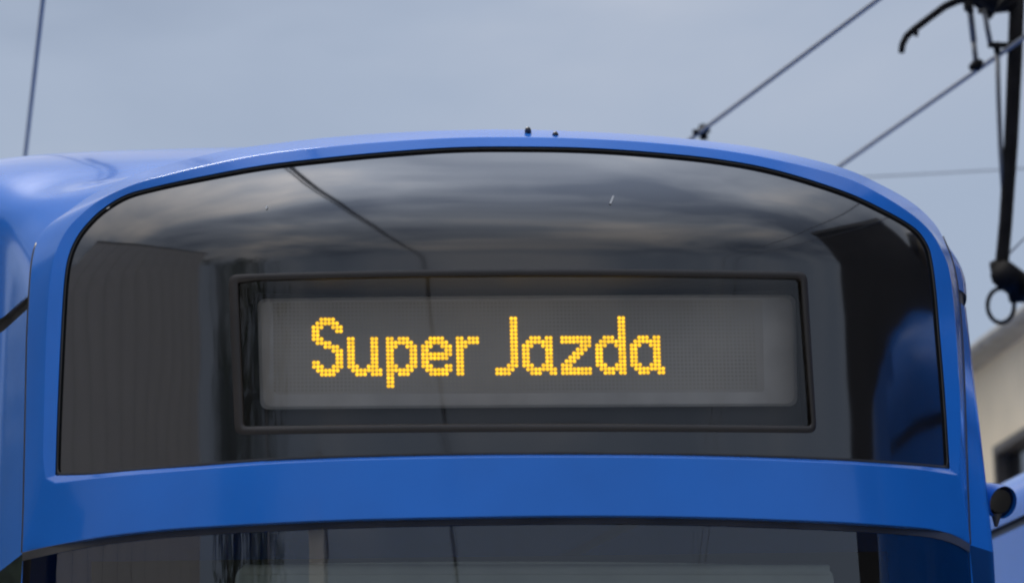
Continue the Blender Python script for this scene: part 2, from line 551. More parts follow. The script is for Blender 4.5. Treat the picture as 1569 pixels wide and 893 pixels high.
# diode grid
P00 = on_v(480.3, 489.6, VB); PX = on_v(1013.4, 487.0, VB); PY = on_v(482.0, 573.8, VB)
eu = (PX - P00) / 90.0; ev = (PY - P00) / 14.0
eu = Vector((CU, SU, 0)) * eu.length; ev = Vector((0, 0, -1)) * ev.length
shear = (PX - P00) / 90.0
nrm = Vector((SU, -CU, 0))
GLYPHS = [
 (0, {0: '2345', 1: '123456', 2: '012567', 3: '0167', 4: '01', 5: '012', 6: '1234', 7: '3456', 8: '567', 9: '67', 10: '67', 11: '0167', 12: '012567', 13: '123456', 14: '2345'}),
 (9, {5: '0167', 6: '0167', 7: '0167', 8: '0167', 9: '0167', 10: '0167', 11: '0167', 12: '012567', 13: '12345678', 14: '234678'}),
 (19, {5: '01345', 6: '0123456', 7: '012567', 8: '0167', 9: '0167', 10: '0167', 11: '0167', 12: '012567', 13: '0123456', 14: '01345', 15: '01', 16: '01', 17: '01'}),
 (28, {5: '2345', 6: '123456', 7: '012567', 8: '0167', 9: '01234567', 10: '0123456', 11: '01', 12: '01267', 13: '1234567', 14: '23456'}),
 (37, {5: '01345', 6: '012345', 7: '012', 8: '01', 9: '01', 10: '01', 11: '01', 12: '01', 13: '01', 14: '01'}),
 (47, {**{k: '45' for k in range(12)}, 12: '345', 13: '01234', 14: '0123'}),
 (54, {5: '23467', 6: '1234567', 7: '012567', 8: '0167', 9: '0167', 10: '0167', 11: '0167', 12: '012567', 13: '12345678', 14: '23478'}),
 (64, {5: '01234567', 6: '01234567', 7: '567', 8: '456', 9: '345', 10: '234', 11: '123', 12: '012', 13: '01234567', 14: '01234567'}),
 (73, {0: '67', 1: '67', 2: '67', 3: '67', 4: '67', 5: '23467', 6: '1234567', 7: '012567', 8: '0167', 9: '0167', 10: '0167', 11: '0167', 12: '012567', 13: '1234567', 14: '23467'}),
 (82, {5: '23467', 6: '1234567', 7: '012567', 8: '0167', 9: '0167', 10: '0167', 11: '0167', 12: '012567', 13: '12345678', 14: '23478'}),
]
lit = set()
pitch = eu.length
def cell(c, r): return P00 + shear * c + ev * r
def dome(c, r, rad, h, sides=8):
    p = cell(c, r)
    ex, ez = eu.normalized(), Vector((0, 0, 1))
    vs = []
    for rr, hh in ((rad, 0.0012), (rad * 0.80, h * 0.55), (rad * 0.40, h * 0.92)):
        for k in range(sides):
            t = 2 * math.pi * k / sides
            vs.append(p + ex * (rr * math.cos(t)) + ez * (rr * math.sin(t)) + nrm * hh)
    vs.append(p + nrm * h)
    fs = []
    for q in range(2):
        for k in range(sides):
            fs.append((q * sides + k, q * sides + (k + 1) % sides, (q + 1) * sides + (k + 1) % sides, (q + 1) * sides + k))
    for k in range(sides): fs.append((2 * sides + k, 2 * sides + (k + 1) % sides, 3 * sides))
    return vs, fs
for c0, rows_ in GLYPHS:
    g = Geo()
    for r, cols in rows_.items():
        for ch in cols:
            c = c0 + int(ch); lit.add((c, r))
            g.add(*dome(c, r, pitch * 0.56, pitch * 0.30, 10))
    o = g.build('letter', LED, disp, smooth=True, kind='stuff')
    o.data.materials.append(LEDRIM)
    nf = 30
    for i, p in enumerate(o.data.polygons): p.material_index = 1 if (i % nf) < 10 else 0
FO = rrect((418, 463), (1168, 459), (1171, 600), (421, 604), 460, 602, 5)
fa = [on_v(*p, VB - 0.0002) for p in FO]; fb = [p + nrm * 0.0006 for p in fa]
mf = len(fa)
mk('diode_field', fa + fb, [(i, (i + 1) % mf, mf + (i + 1) % mf, mf + i) for i in range(mf)] + [tuple(mf + i for i in range(mf))], FIELD, disp, smooth=False)
g = Geo()
ex = eu.normalized()
for r in range(-4, 19):
    for c in range(-10, 115):
        if (c, r) in lit: continue
        p = cell(c, r); a = pitch * 0.30
        g.add([p + ex * (sx * a) + Vector((0, 0, sz * a)) + nrm * 0.0012 for sx, sz in ((-1, -1), (1, -1), (1, 1), (-1, 1))] + [p + nrm * 0.0014],
              [(0, 1, 4), (1, 2, 4), (2, 3, 4), (3, 0, 4)])
g.build('unlit_diodes', OFFLED, disp, kind='stuff')
# a slim bright edge strip at the board's far end
# ---- small marks
def quad_mark(name, a, b, w, mat, off=0.003, parent=None):
    A, B_ = on_surf(*a, off), on_surf(*b, off)
    d = (B_ - A).normalized(); s = d.cross(Vector((0, -1, 0))).normalized() * w
    mk(name, [A - s, B_ - s, B_ + s, A + s], [(0, 1, 2, 3)], mat, parent or tram, smooth=False)
quad_mark('scratch', (935, 312), (940, 300), 0.0022, SCRATCH)
quad_mark('scratch', (408, 320), (409, 315), 0.002, SCRATCH)
quad_mark('scratch', (163, 320), (168, 317), 0.0016, SCRATCH, -0.012)
for px, py in ((809, 200.5), (851, 207.5)):
    c = on_surf(px, py, -0.004)
    g = Geo()
    for k in range(3):
        pass
    g.tube([c + Vector((0, 0.012, -0.004)), c + Vector((0, 0.004, 0.0015)), c + Vector((0, -0.004, 0.003)), c + Vector((0, -0.007, 0.003))], [0.008, 0.008, 0.006, 0.002], 10)
    g.build('screw_cap', RUBBER, tram, smooth=True)

# ---- windscreen below the band
WS_B = 1.30
def ws_path(off, dz=0.0):
    return [on_surf(*p, off) + Vector((0, 0, dz)) for p in Ob]
top = ws_path(0.012)
seal_lo = [on_surf(p[0], p[1] + 13.0, 0.006) for p in Ob]
vs = top + seal_lo; 
fs = [(i, i + 1, NB + i + 1, NB + i) for i in range(NB - 1)]
mk('windscreen_seal', vs, fs, RUBBER, tram)
def ws_rows(off, zlist, shrink=1.0):
    out = []
    base = [to_tram(p) for p in seal_lo]
    for t in zlist:
        row = []
        for (u, v, z) in base:
            zz = lerp(z, WS_B, t); uu = u * shrink
            row.append(to_world(uu, surf(uu, zz) + off, zz))
        out.append(row)
    return out
def loft(rows, flip=False):
    m = len(rows[0]); vs = [p for r in rows for p in r]
    fs = [(k * m + i, k * m + i + 1, (k + 1) * m + i + 1, (k + 1) * m + i) for k in range(len(rows) - 1) for i in range(m - 1)]
    if flip: fs = [f[::-1] for f in fs]
    return vs, fs
mk('windscreen', *loft(ws_rows(0.010, [k / 16 for k in range(17)])), WINDSCREEN, tram)
# cab interior: dark bulkhead and a pale roller blind behind the screen
vs, fs = loft([[to_world(u, 0.95, z) for u in (-1.0, 1.0)] for z in (2.62, 1.2)])
mk('cab_bulkhead', vs, fs, DARKIN, tram, smooth=False)
vs, fs = loft([[to_world(-1.0, 0.95, 2.70), to_world(1.0, 0.95, 2.70)], [to_world(-1.0, 0.35, 2.66), to_world(-1.0 + 2.0, 0.35, 2.66)]])
mk('cab_ceiling', vs, fs, DARKIN, tram, smooth=False)
BL = rrect((362, 866), (1277, 868), (1279, 960), (355, 960), 860, 960, 22)
f0 = [on_v(*p, 0.36) for p in BL]; f1 = [on_v(*p, 0.385) for p in BL]
mq = len(BL)
mk('sun_blind', f0 + f1, [(i, (i + 1) % mq, mq + (i + 1) % mq, mq + i) for i in range(mq)] + [tuple(range(mq)), tuple(mq + i for i in range(mq))][:2], INPANEL, tram, smooth=False)
g = Geo(); q = [on_v(372, 872, 0.352), on_v(1270, 872, 0.352)]
g.tube(q, 0.012, 8)
g.build('blind_rail', INPANEL, tram, smooth=True)
# lower front
low_rows = []
base = [to_tram(p) for p in seal_lo]
for zz, off in ((WS_B, 0.0), (WS_B, -0.02), (1.1, -0.03), (0.8, -0.03), (0.5, 0.0), (0.32, 0.06)):
    low_rows.append([to_world(u, surf(u, zz) + off, zz) for (u, v, z) in base])
finish(mk('lower_front', *loft(low_rows), BLUE, tram), sharp=40)
for s in (-1, 1):
    u = 0.72 * s; zz = 0.78
    c = to_world(u, surf(u, zz) - 0.035, zz)
    g = Geo(); nn = Vector((SU, -CU, 0))
    g.tube([c - nn * 0.03, c + nn * 0.012, c + nn * 0.02], [0.085, 0.085, 0.06], 20)
    g.build('headlight', simple('headlight_glass', (0.5, 0.5, 0.5), 0.1), tram, smooth=True)

# ------------------------------------------------------------------ tram body behind the mask
ZG = 3.205
def path_side(path, side):
    """x, y of the mask's outer edge at height z on one side (list of world points)"""
    pts = [on_surf(*p, 0.042) for p in path]
    mid_ = len(pts) // 2
    return pts[:mid_] if side < 0 else pts[mid_:][::-1]
OL, OR = path_side(Ot, -1), path_side(Ot, 1)      # from the bottom up
def at_z(pts, z):
    for a, b in zip(pts, pts[1:]):
        if a.z <= z <= b.z:
            t = (z - a.z) / max(b.z - a.z, 1e-9); return a.lerp(b, t)
    return pts[0] if z < pts[0].z else pts[-1]
NA = 61
def super_row(y, xl, xr, zt, nl=3.0, nr=3.0):
    cx, hw = 0.5 * (xl + xr), 0.5 * (xr - xl)
    row = []
    for k in range(NA):
        a = math.pi * (1 - k / (NA - 1))
        c, s = math.cos(a), math.sin(a)
        nexp = nl if c < 0 else nr
        row.append(Vector((cx + hw * math.copysign(abs(c) ** (2 / nexp), c), y, ZG + 0.018 + (zt - ZG) * abs(s) ** (2 / nexp))))
    return row
# first row: the mask's outer edge above the gutter
arch = []
for p in OL[::1]:
    if p.z > ZG + 0.018: arch.append(p)
arch = [at_z(OL, ZG + 0.018)] + arch
right = [p for p in OR if p.z > ZG + 0.018]
arch = arch + right[::-1] + [at_z(OR, ZG + 0.018)]
arch = [Vector(p) for p in resample([tuple(p) for p in arch], NA)]
arch0 = [p + Vector((0, 0.012, -0.004)) for p in arch]
# y, xl, xr at gutter height, roof height
ST = [(0.76, -1.265, 1.125, 3.555), (1.0, -1.40, 1.15, 3.66), (1.6, -1.70, 1.18, 3.835), (2.6, -1.95, 0.92, 3.85), (4.5, -2.42, 0.42, 3.85), (8.0, -3.27, -0.46, 3.85), (14.0, -4.76, -1.95, 3.85)]
def build_body(root, stations, first=None, side_first=None, mats=BLUE, nn=(2.7, 2.7)):
    rows = ([first] if first else [])
    for i, (y, xl, xr, zt) in enumerate(stations):
        row = super_row(y, xl, xr, zt, *nn)
        # rows at the sides lie level with the nose, bow the crown forward a little on the first ones
        rows.append(row)
    # refine between rows: cubic Hermite with chord-length tangents
    fine = []
    L = len(rows)
    def tang(i, j):
        if i == 0 or i == L - 1:
            a_, b_ = (0, 1) if i == 0 else (L - 2, L - 1)
            return (rows[b_][j] - rows[a_][j]) / max((rows[b_][j] - rows[a_][j]).length, 1e-6)
        d0, d1 = rows[i][j] - rows[i - 1][j], rows[i + 1][j] - rows[i][j]
        l0, l1 = max(d0.length, 1e-6), max(d1.length, 1e-6)
        return (d0 / l0 * l1 + d1 / l1 * l0) / (l0 + l1)
    for i in range(L - 1):
        st = 8 if i < 4 else 3
        for k in range(st):
            t = k / st
            r_ = []
            for j in range(NA):
                p, q = rows[i][j], rows[i + 1][j]
                h = (q - p).length
                r_.append(p * (2 * t ** 3 - 3 * t * t + 1) + tang(i, j) * h * (t ** 3 - 2 * t * t + t) + q * (3 * t * t - 2 * t ** 3) + tang(i + 1, j) * h * (t ** 3 - t * t))
            fine.append(r_)
    fine.append(rows[-1])
    o = mk('roof_fairing', *loft(fine), mats, root)
    # gutter, walls
    def edge(side, z):
        out = []
        if side_first: out.append(at_z(side_first[0] if side < 0 else side_first[1], z) + Vector((0, 0.012, 0)))
        for (y, xl, xr, zt) in stations:
            cx, hw = .5 * (xl + xr), .5 * (xr - xl)
            grow = 1 + (0.031 if side > 0 else 0.018) * max(0.0, min(1.0, (ZG - z) / 0.6)) - (0.03 * max(0, (0.9 - z) / 0.6))
            out.append(Vector((cx + side * hw * grow, y, z)))
        return out
    def dense(row):
        out = []
        for a, b in zip(row, row[1:]):
            for k in range(4): out.append(a.lerp(b, k / 4))
        return out + [row[-1]]
    for side in (-1, 1):
        ins = Vector((-side * (0.02 if side < 0 else 0.006), 0, 0))
        e1 = dense(edge(side, ZG + 0.018)); e2 = dense(edge(side, ZG - 0.018))
        mk('roof_gutter', *loft([e1, [p + ins for p in e1], [p + ins for p in e2], e2], flip=(side > 0)), RUBBER, root, smooth=False)
        levels = [ZG - 0.018, 3.05, 2.9, 2.75, 2.575]
        w = mk('side_wall', *loft([dense(edge(side, z)) for z in levels], flip=(side > 0)), mats, root)
        w2 = mk('side_skirt', *loft([dense(edge(side, z)) for z in (1.35, 1.1, 0.8, 0.5, 0.32)], flip=(side > 0)), mats, root)
        full = [dense(edge(side, z)) for z in (2.575, 2.2, 1.8, 1.35)]
        m = len(full[0])
        cut = [0] + [i for i in range(6 if side_first else 4, m - 1, 3)] + [m - 1]
        for a, b in zip(cut, cut[1:]):
            rows_ = []
            for r in full:
                seg = r[a:b + 1]
                seg = [seg[0].lerp(seg[1], 0.06)] + seg[1:-1] + [seg[-1].lerp(seg[-2], 0.06)]
                rows_.append(seg)
            mk('side_window', *loft(rows_, flip=(side > 0)), SIDEGLASS, root)
        mk('window_backing', *loft([[p + ins for p in r] for r in full], flip=(side > 0)), RUBBER, root, smooth=False)
    last = stations[-1]
    y, xl, xr, zt = last
    r = rows[-1]
    vs = list(r) + [Vector((xr, y, 0.32)), Vector((xl, y, 0.32))]
    mk('rear_panel', vs, [tuple(range(len(vs)))], mats, root, smooth=False)
    # wheels
    for (yy, i) in ((stations[-1][0] - 2.2, 0), (stations[-1][0] - 4.0, 0), (3.0, 1), (4.6, 1)):
        for a, b in zip(stations, stations[1:]):
            if a[0] <= yy <= b[0]:
                t = (yy - a[0]) / (b[0] - a[0]); cx = lerp(a[1] + a[2], b[1] + b[2], t) / 2
        for s in (-1, 1):
            g = Geo()
            g.tube([(cx + s * 0.66, yy, 0.31), (cx + s * 0.70, yy, 0.31), (cx + s * 0.71, yy, 0.31), (cx + s * 0.80, yy, 0.31)], [0.33, 0.33, 0.29, 0.29], 24)
            g.build('wheel', SOOT, root)
build_body(tram, ST, arch0, (OL, OR), nn=(8.0, 2.5))
# dark joint line between the mask and the body
g = Geo()
for pts in (OL, OR):
    g2 = [p + Vector((0, 0.004, 0)) for p in pts if p.z < 3.36]
    gg = Geo(); gg.tube(g2, 0.0042, 6); gg.build('joint_seal', RUBBER, tram, smooth=True)
# rear-view camera pod on the side
pc = on_y(1499, 757, 0.98); pl = on_y(1533, 768, 0.90)
ax = (pl - pc).normalized()
g = Geo()
g.tube([pc - ax * 0.10, pc, pc + ax * 0.055, pl, pl + ax * 0.012], [0.022, 0.032, 0.040, 0.043, 0.041], 20, cap=False)
mirror = g.build('mirror_camera', BLUE, tram, smooth=True)
g = Geo()
g.tube([pl - ax * 0.012, pl - ax * 0.004, pl + ax * 0.002], [0.041, 0.041, 0.030], 20)
g.build('lens', LENSM, mirror)
g = Geo()
g.tube([pl + Vector((-0.012, 0, -0.03)), pl + Vector((-0.014, 0.005, -0.062))], [0.014, 0.004], 10)
g.build('drip_nose', RUBBER, mirror)

# ------------------------------------------------------------------ second tram on the next track
T2 = thing('tram', 'second blue tram behind, under the raised sooty pantograph', 'tram', 'blue trams')
def t2x(y): return 3.12 - 0.176 * (y - 4.8)
ST2 = []
for y, hwk, zt in ((0.45, 0.80, 3.62), (0.8, 0.93, 3.68), (1.3, 0.99, 3.66), (2.0, 1.0, 3.6), (2.8, 1.0, 3.56), (4.0, 1.0, 3.56), (8.0, 1.0, 3.56), (12.0, 1.0, 3.56), (20.0, 1.0, 3.56)):
    ST2.append((y, t2x(y) - 1.3 * hwk, t2x(y) + 1.3 * hwk, zt))
build_body(T2, ST2)
y0 = 0.45; hw2 = 1.3 * 0.80
def nose2(z, off):
    row = []
    for k in range(25):
        s = -1 + 2 * k / 24
        row.append(Vector((t2x(y0) + s * hw2 * 1.03, y0 - 0.45 * (1 - abs(s) ** 2.6) + off + 0.1 * (z - 2.5), z)))
    return row
mk('front_mask', *loft([nose2(z, 0.0) for z in (3.5, 3.3, 2.95, 2.57)]), BLUE, T2)
mk('windscreen', *loft([nose2(z, 0.0) for z in (2.57, 2.0, 1.3)]), SIDEGLASS, T2)
mk('lower_front', *loft([nose2(z, -0.01) for z in (1.3, 0.9, 0.32)]), BLUE, T2)

# pantograph on its roof
PY_ = 6.6
def P(px, py, y=PY_): return on_y(px, py, y)
pan = bpy.data.objects.new('pantograph', None); COL.objects.link(pan); pan.parent = T2
g = Geo()
g.tube([P(1560, -40), P(1555, 90), P(1549, 220), P(1541, 340), P(1535, 405), P(1540, 428)], [0.034, 0.033, 0.031, 0.029, 0.030, 0.036], 12)
g.build('upper_arm', SOOT, pan, smooth=True)
g = Geo()
g.tube([P(1522, 400), P(1528, 412), P(1540, 425), P(1556, 438), P(1576, 446)], [0.020, 0.034, 0.044, 0.050, 0.058], 12)
g.tube([P(1556, 425), P(1557, 462)], [0.05, 0.03], 10)
g.tube([P(1538, 420, 6.5), P(1566, 440, 6.7)], [0.06, 0.06], 12)
g.build('elbow_joint', SOOT, pan, smooth=True)
foot = Vector((t2x(3.4), 3.4, 3.72))
g = Geo(); g.tube([P(1572, 446), foot.lerp(P(1572, 446), 0.5), foot], [0.05, 0.055, 0.06], 12)
g.build('lower_arm', SOOT, pan, smooth=True)
g = Geo(); g.box((-0.5, -0.6, 0.0), (0.5, 0.6, 0.06), 0.176, (t2x(3.4), 3.4, 3.66))
for sx in (-0.4, 0.4):
    for sy in (-0.5, 0.5):
        c, s = math.cos(0.176), math.sin(0.176)
        x, y = t2x(3.4) + sx * c - sy * s, 3.4 + sx * s + sy * c
        g.tube([(x, y, 3.50), (x, y, 3.66)], 0.05, 10)
g.build('base_frame', SOOT, pan)
g = Geo()
cr = P(1533.5, 468); ru = (P(1555, 468) - cr).length
u_ = Vector((1, 0, 0)); w_ = (P(1533, 440) - cr).normalized()
g.tube([cr + u_ * (ru * 0.95 * math.cos(t)) + w_ * (ru * 1.25 * math.sin(t)) for t in [2 * math.pi * k / 28 for k in range(28)]], 0.0095, 8, closed=True)
g.build('eye_ring', SOOT, pan, smooth=True)
g = Geo(); g.tube([P(1528, 74), P(1530, 150), P(1533, 225), P(1538, 300)], 0.011, 8)
g.build('control_rod', GALV, pan, smooth=True)
g = Geo(); g.tube([P(1514, 69), P(1545, 70)], 0.014, 8); g.tube([P(1527, 66), P(1528, 84)], [0.02, 0.012], 8)
g.build('rod_bracket', SOOT, pan, smooth=True)
g = Geo(); g.tube([P(1508, 15), P(1513, 45), P(1518, 70)], 0.012, 8)
g.build('stay_rod', GALV, pan, smooth=True)
g = Geo()
g.tube([P(1381, 81), P(1383, 68), P(1389, 56), P(1400, 46), P(1425, 27), P(1448, 10), P(1468, 1), P(1490, -4), P(1520, -8), P(1600, -12), P(1700, -8), P(1725, 2), P(1750, 22), P(1768, 45)],
       [0.014, 0.015, 0.0155, 0.016, 0.016, 0.017, 0.018, 0.02, 0.024, 0.024, 0.02, 0.017, 0.016, 0.014], 10)
g.tube([P(1403, 44), P(1404, 56)], [0.014, 0.008], 8)
g.build('collector_horn', SOOT, pan, smooth=True)
g = Geo()
hd = lambda x, y, d=0: P(x, y, PY_ + d)
g.tube([hd(1482, 2), hd(1484, 14), hd(1490, 20)], [0.018, 0.022, 0.012], 8)
g.tube([hd(1488, -6, .1), hd(1505, 4, .1), hd(1520, 16, .1), hd(1515, 28, .1)], [0.03, 0.036, 0.034, 0.012], 10)
g.tube([hd(1505, -12), hd(1530, 4), hd(1556, 2)], [0.045, 0.05, 0.045], 10)
g.tube([hd(1498, 18), hd(1512, 20)], [0.008, 0.012], 8)
g.tube([hd(1525, 20, -.1), hd(1536, 8, -.1), hd(1548, -6, -.1)], [0.006, 0.02, 0.03], 8)
g.build('head_linkage', SOOT, pan, smooth=True)
g = Geo(); g.tube([P(1543, 392), P(1572, 363), P(1640, 300)], 0.004, 6)
g.build('stay_cable', GALV, pan, smooth=True)
for dy in (-0.18, 0.18):
    a, b = P(1470, -20, PY_ + dy), P(1730, -20, PY_ + dy)
    g = Geo(); g.tube([a, b], 0.02, 8); g.build('carbon_strip', SOOT, pan)

# ------------------------------------------------------------------ overhead wires
def wire(pa, pb, r, label, cat='overhead wire', ya=-30.0, yb=60.0):
    d = (pb - pa) / (pb.y - pa.y)
    o = thing('contact_wire', label, cat, 'overhead contact wires')
    p0, p1 = pa + d * (ya - pa.y), pa + d * (yb - pa.y)
    p0.z = p1.z = 0.5 * (pa.z + pb.z)
    pts = [p0.lerp(p1, k / 30) for k in range(31)]
    g = Geo(); g.tube(pts, r, 8)
    g.build('wire', WIREM, o, smooth=True)
    return o, (lambda y: pa + d * (y - pa.y))
def level_pair(pA, pB, z):
    """the two points of a level wire seen through two pixels"""
    out = []
    for p in (pA, pB):
        d = ray(*p); out.append(CAM + d * ((z - CAM.z) / d.z))
    return out
a, b = level_pair((1345, 0), (1060, 212), 5.5)
wA, fA = wire(a, b, 0.0105, 'grey overhead wire with a small clamp just above the roof arch')
a, b = level_pair((1530, 85), (1302, 244), 5.5)
wB, fB = wire(a, b, 0.0105, 'grey overhead wire pressed by the pantograph head')
a, b = level_pair((66, 0), (38, 245), 5.5)
wC, fC = wire(a, b, 0.0095, 'lone steep overhead wire on the side away from the pantograph')
# clamp on the first wire
d = ray(1078, 203); c = CAM + d * ((5.5 - CAM.z) / d.z)
g = Geo(); g.tube([c + Vector((0, 0, 0.035)), c + Vector((0, 0, -0.035))], [0.022, 0.018], 8); g.tube([c + Vector((-0.05, 0, 0.0)), c + Vector((0.03, 0, 0.012))], 0.014, 8)
g.build('wire_clamp', SOOT, wA, smooth=True)
d = ray(1496, 101); c = CAM + d * ((5.5 - CAM.z) / d.z)
top = on_y(1486, 10, c.y)
g = Geo(); g.tube([top + Vector((0, 0, 0.2)), top, top.lerp(c, .6)], 0.014, 8); g.tube([top.lerp(c, .6), c], 0.012, 8); g.build('dropper', GALV, wB, smooth=True)
g = Geo(); g.tube([c + Vector((-0.03, 0, -0.012)), c, c + Vector((0.025, 0, 0.022))], [0.012, 0.028, 0.012], 8); g.build('wire_clamp', SOOT, wB, smooth=True)

# black feeder cable: hangs above the track in front of the tram, seen only as a mirror image
cab = thing('feeder_cable', 'black feeder cable mirrored as a dark curve across the glass', 'cable')
def fD(y): q = fC(y); return Vector((q.x + 0.06, y, 5.42))
g = Geo(); g.tube([fD(4.5 - k * 1.0) for k in range(34)], 0.021, 8); g.build('cable', RUBBER, cab, smooth=True)
# span wires with masts outside the view
def span(y, z, label, xl, xr, r=0.0042):
    o = thing('span_wire', label, 'span wire', 'span wires across the tracks')
    pts = []
    for k in range(25):
        t = k / 24
        pts.append(Vector((lerp(xl, xr, t), y, z - 0.15 * 4 * t * (1 - t))))
    g = Geo(); g.tube(pts, r, 6); g.build('wire', GALV, o, smooth=True)
    for f in (fA, fB, fC) + ((fD,) if y < 5 else ()):
        q = f(y); q.z = 5.42 if f is fD else 5.5
        t = (q.x - xl) / (xr - xl)
        if 0 < t < 1:
            g = Geo(); g.tube([q, Vector((q.x, y, z - 0.15 * 4 * t * (1 - t)))], 0.006, 6); g.build('dropper', GALV, o, smooth=True)
    return o
def mast(x, y, label):
    o = thing('mast', label, 'mast', 'overhead line masts', (x, y, 0))
    g = Geo(); g.tube([(0, 0, 0), (0, 0, 4), (0, 0, 7.6)], [0.13, 0.11, 0.085], 14); g.build('pole', STEEL, o, smooth=True)
    g = Geo(); g.box((-0.25, -0.25, 0), (0.25, 0.25, 0.12)); g.build('foot', simple('concrete_foot', (0.3, 0.3, 0.29), 0.9), o)
p1 = on_y(1380, 276, 13.0)
span(13.0, p1.z + 0.13, 'thin faint wire crossing the sky behind the pantograph arm', -7.5, 5.06)
span(-12.0, 6.5, 'span wire crossing above the tracks behind the viewpoint', -7.5, 8.1)
span(4.5, 6.2, 'span wire over the tram that carries the black feeder cable', -7.5, 6.12)
mast(-7.5, 4.5, 'grey steel mast beside the brown workshop')
mast(-7.5, 13.0, 'grey steel mast holding the faint span wire')
mast(-7.5, -12.0, 'grey steel mast beside the clad hall')

# ------------------------------------------------------------------ cream building beyond the second tram
BD = R(7.5)
_e = on_y(1545, 532, 20.5)
bx, by, bz = _e.x, 20.5, _e.z
def bpos(s, out, z):               # s along the facade away from us, out towards the tracks
    return Vector((bx - math.sin(BD) * s - math.cos(BD) * out, by + math.cos(BD) * s - math.sin(BD) * out, z))
CREAM = simple('cream_render', (0.92, 0.76, 0.52), 0.85, var=0.06, scale=1.2, bstr=0.15, bscale=60)
EAVE = simple('weathered_eaves', (0.33, 0.31, 0.27), 0.7, var=0.2, scale=4)
ROOFT = simple('roof_sheet', (0.12, 0.115, 0.11), 0.6)
CASING = simple('window_casing', (0.10, 0.085, 0.07), 0.6)
def prism(a, b, o0, o1, z0, z1):
    vs = [bpos(s, o, z) for z in (z0, z1) for s, o in ((a, o0), (b, o0), (b, o1), (a, o1))]
    return vs, [(0, 3, 2, 1), (4, 5, 6, 7), (0, 1, 5, 4), (1, 2, 6, 5), (2, 3, 7, 6), (3, 0, 4, 7)]
bld = thing('building', 'cream rendered building with grey eaves beyond the second tram', 'building')
def proj(p):
    q = cam_rot.transposed() @ (p - CAM)
    return 784.5 + F_PX * q.x / -q.z, 446.5 - F_PX * q.y / -q.z
WZ1 = on_y(1550, 653, 20.0).z; WZ0 = WZ1 - 1.5
_s = min((k * 0.05 for k in range(-200, 200)), key=lambda q: abs(proj(bpos(q, 0.0, WZ1))[0] - 1527))
wins = [(_s - 2.4 + d, _s + d) for d in (-12, -8, -4, 0, 4, 8, 12) if -16 < _s - 2.4 + d and _s + d < 15.5]
for z0, z1 in ((0.0, WZ0), (WZ1, bz)):
    g = Geo(); g.add(*prism(-17, 16, 0.0, -8.0, z0, z1)); g.build('wall', CREAM, bld)
edges = [-17] + [e_ for w in wins for e_ in w] + [16]
for a, b in zip(edges[0::2], edges[1::2]):
    g = Geo(); g.add(*prism(a, b, 0.0, -8.0, WZ0, WZ1)); g.build('wall', CREAM, bld)
for a, b in wins:
    g = Geo()
    for q in ((a, a + .07, WZ0, WZ1), (b - .07, b, WZ0, WZ1), (a + .07, b - .07, WZ0, WZ0 + .07), (a + .07, b - .07, WZ1 - .07, WZ1), ((a + b) / 2 - .03, (a + b) / 2 + .03, WZ0 + .07, WZ1 - .07)):
        g.add(*prism(q[0], q[1], 0.03, -0.12, q[2], q[3]))
    f = g.build('window', CASING, bld)
    g = Geo(); g.add(*prism(a + .07, b - .07, -0.08, -0.10, WZ0 + .07, WZ1 - .07)); g.build('pane', SIDEGLASS, f)
g = Geo(); g.add(*prism(-17.3, 16.3, 0.15, -8.3, bz, bz + 0.10)); g.build('soffit', EAVE, bld)
g = Geo(); g.tube([bpos(s, 0.17, bz + 0.06) for s in (-17, 0, 16)], 0.06, 10); g.build('rain_gutter', EAVE, bld, smooth=True)
vs = [bpos(-17.3, 0.15, bz + .102), bpos(16.3, 0.15, bz + .102), bpos(16.3, -8.3, bz + .102), bpos(-17.3, -8.3, bz + .102), bpos(-17.3, -4, bz + 0.45), bpos(16.3, -4, bz + 0.45)]
mk('roof', vs, [(0, 1, 5, 4), (2, 3, 4, 5), (0, 4, 3), (1, 2, 5)], ROOFT, bld, smooth=False)

depot = thing('depot', 'dark brown depot building mirrored in the glass beside the blue tram', 'building')
g = Geo(); g.add(*prism(-21.9, -17.6, -0.4, -8.0, 0.0, 8.2)); g.build('wall', simple('depot_wall', (0.045, 0.04, 0.036), 0.85, var=0.2, scale=1.5), depot)
g = Geo(); g.add(*prism(-22.0, -17.5, -0.3, -8.2, 8.2, 8.45)); g.build('roof', ROOFT, depot)
# ------------------------------------------------------------------ clad hall that the glass mirrors on its other side
CLAD = simple('beige_cladding', (0.90, 0.82, 0.74), 0.6, var=0.05, scale=1.5)
SEAM = simple('seam_gap', (0.35, 0.32, 0.30), 0.7)  # mid-beige of the wall showing in the seams between panels
hall = thing('hall', 'beige metal clad hall with upright seams, mirrored in the black glass', 'building')
HX, HY0, HY1, HH = -9.0, -6.6, 1.3, 9.0
g = Geo(); g.box((HX - 9, HY0, 0), (HX, HY1, HH)); g.build('wall', SEAM, hall)
npan = 11; w = (HY1 - HY0) / npan
pm = None
for k in range(npan):
    if pm is None:
        g = Geo(); g.box((0, 0.012, 0.3), (0.03, w - 0.012, HH - 0.05)); po = g.build('cladding_panel', CLAD, hall); pm = po
    else:
        po = pm.copy(); COL.objects.link(po); po.parent = hall
    po.location = (HX + 0.003, HY0 + k * w, 0)
g = Geo(); g.box((HX - 9.1, HY0 - 0.05, HH), (HX + 0.05, HY1 + 0.05, HH + 0.12)); g.build('roof', EAVE, hall)
shed = thing('workshop', 'dark brown workshop next to the clad hall', 'building')
g = Geo(); g.box((-17, 1.7, 0), (-8.6, 9.0, 7.2)); g.build('wall', simple('brown_wall', (0.07, 0.06, 0.055), 0.8), shed)
g = Geo(); g.box((-17.2, 1.6, 7.2), (-8.3, 9.2, 7.4)); g.build('roof', ROOFT, shed)

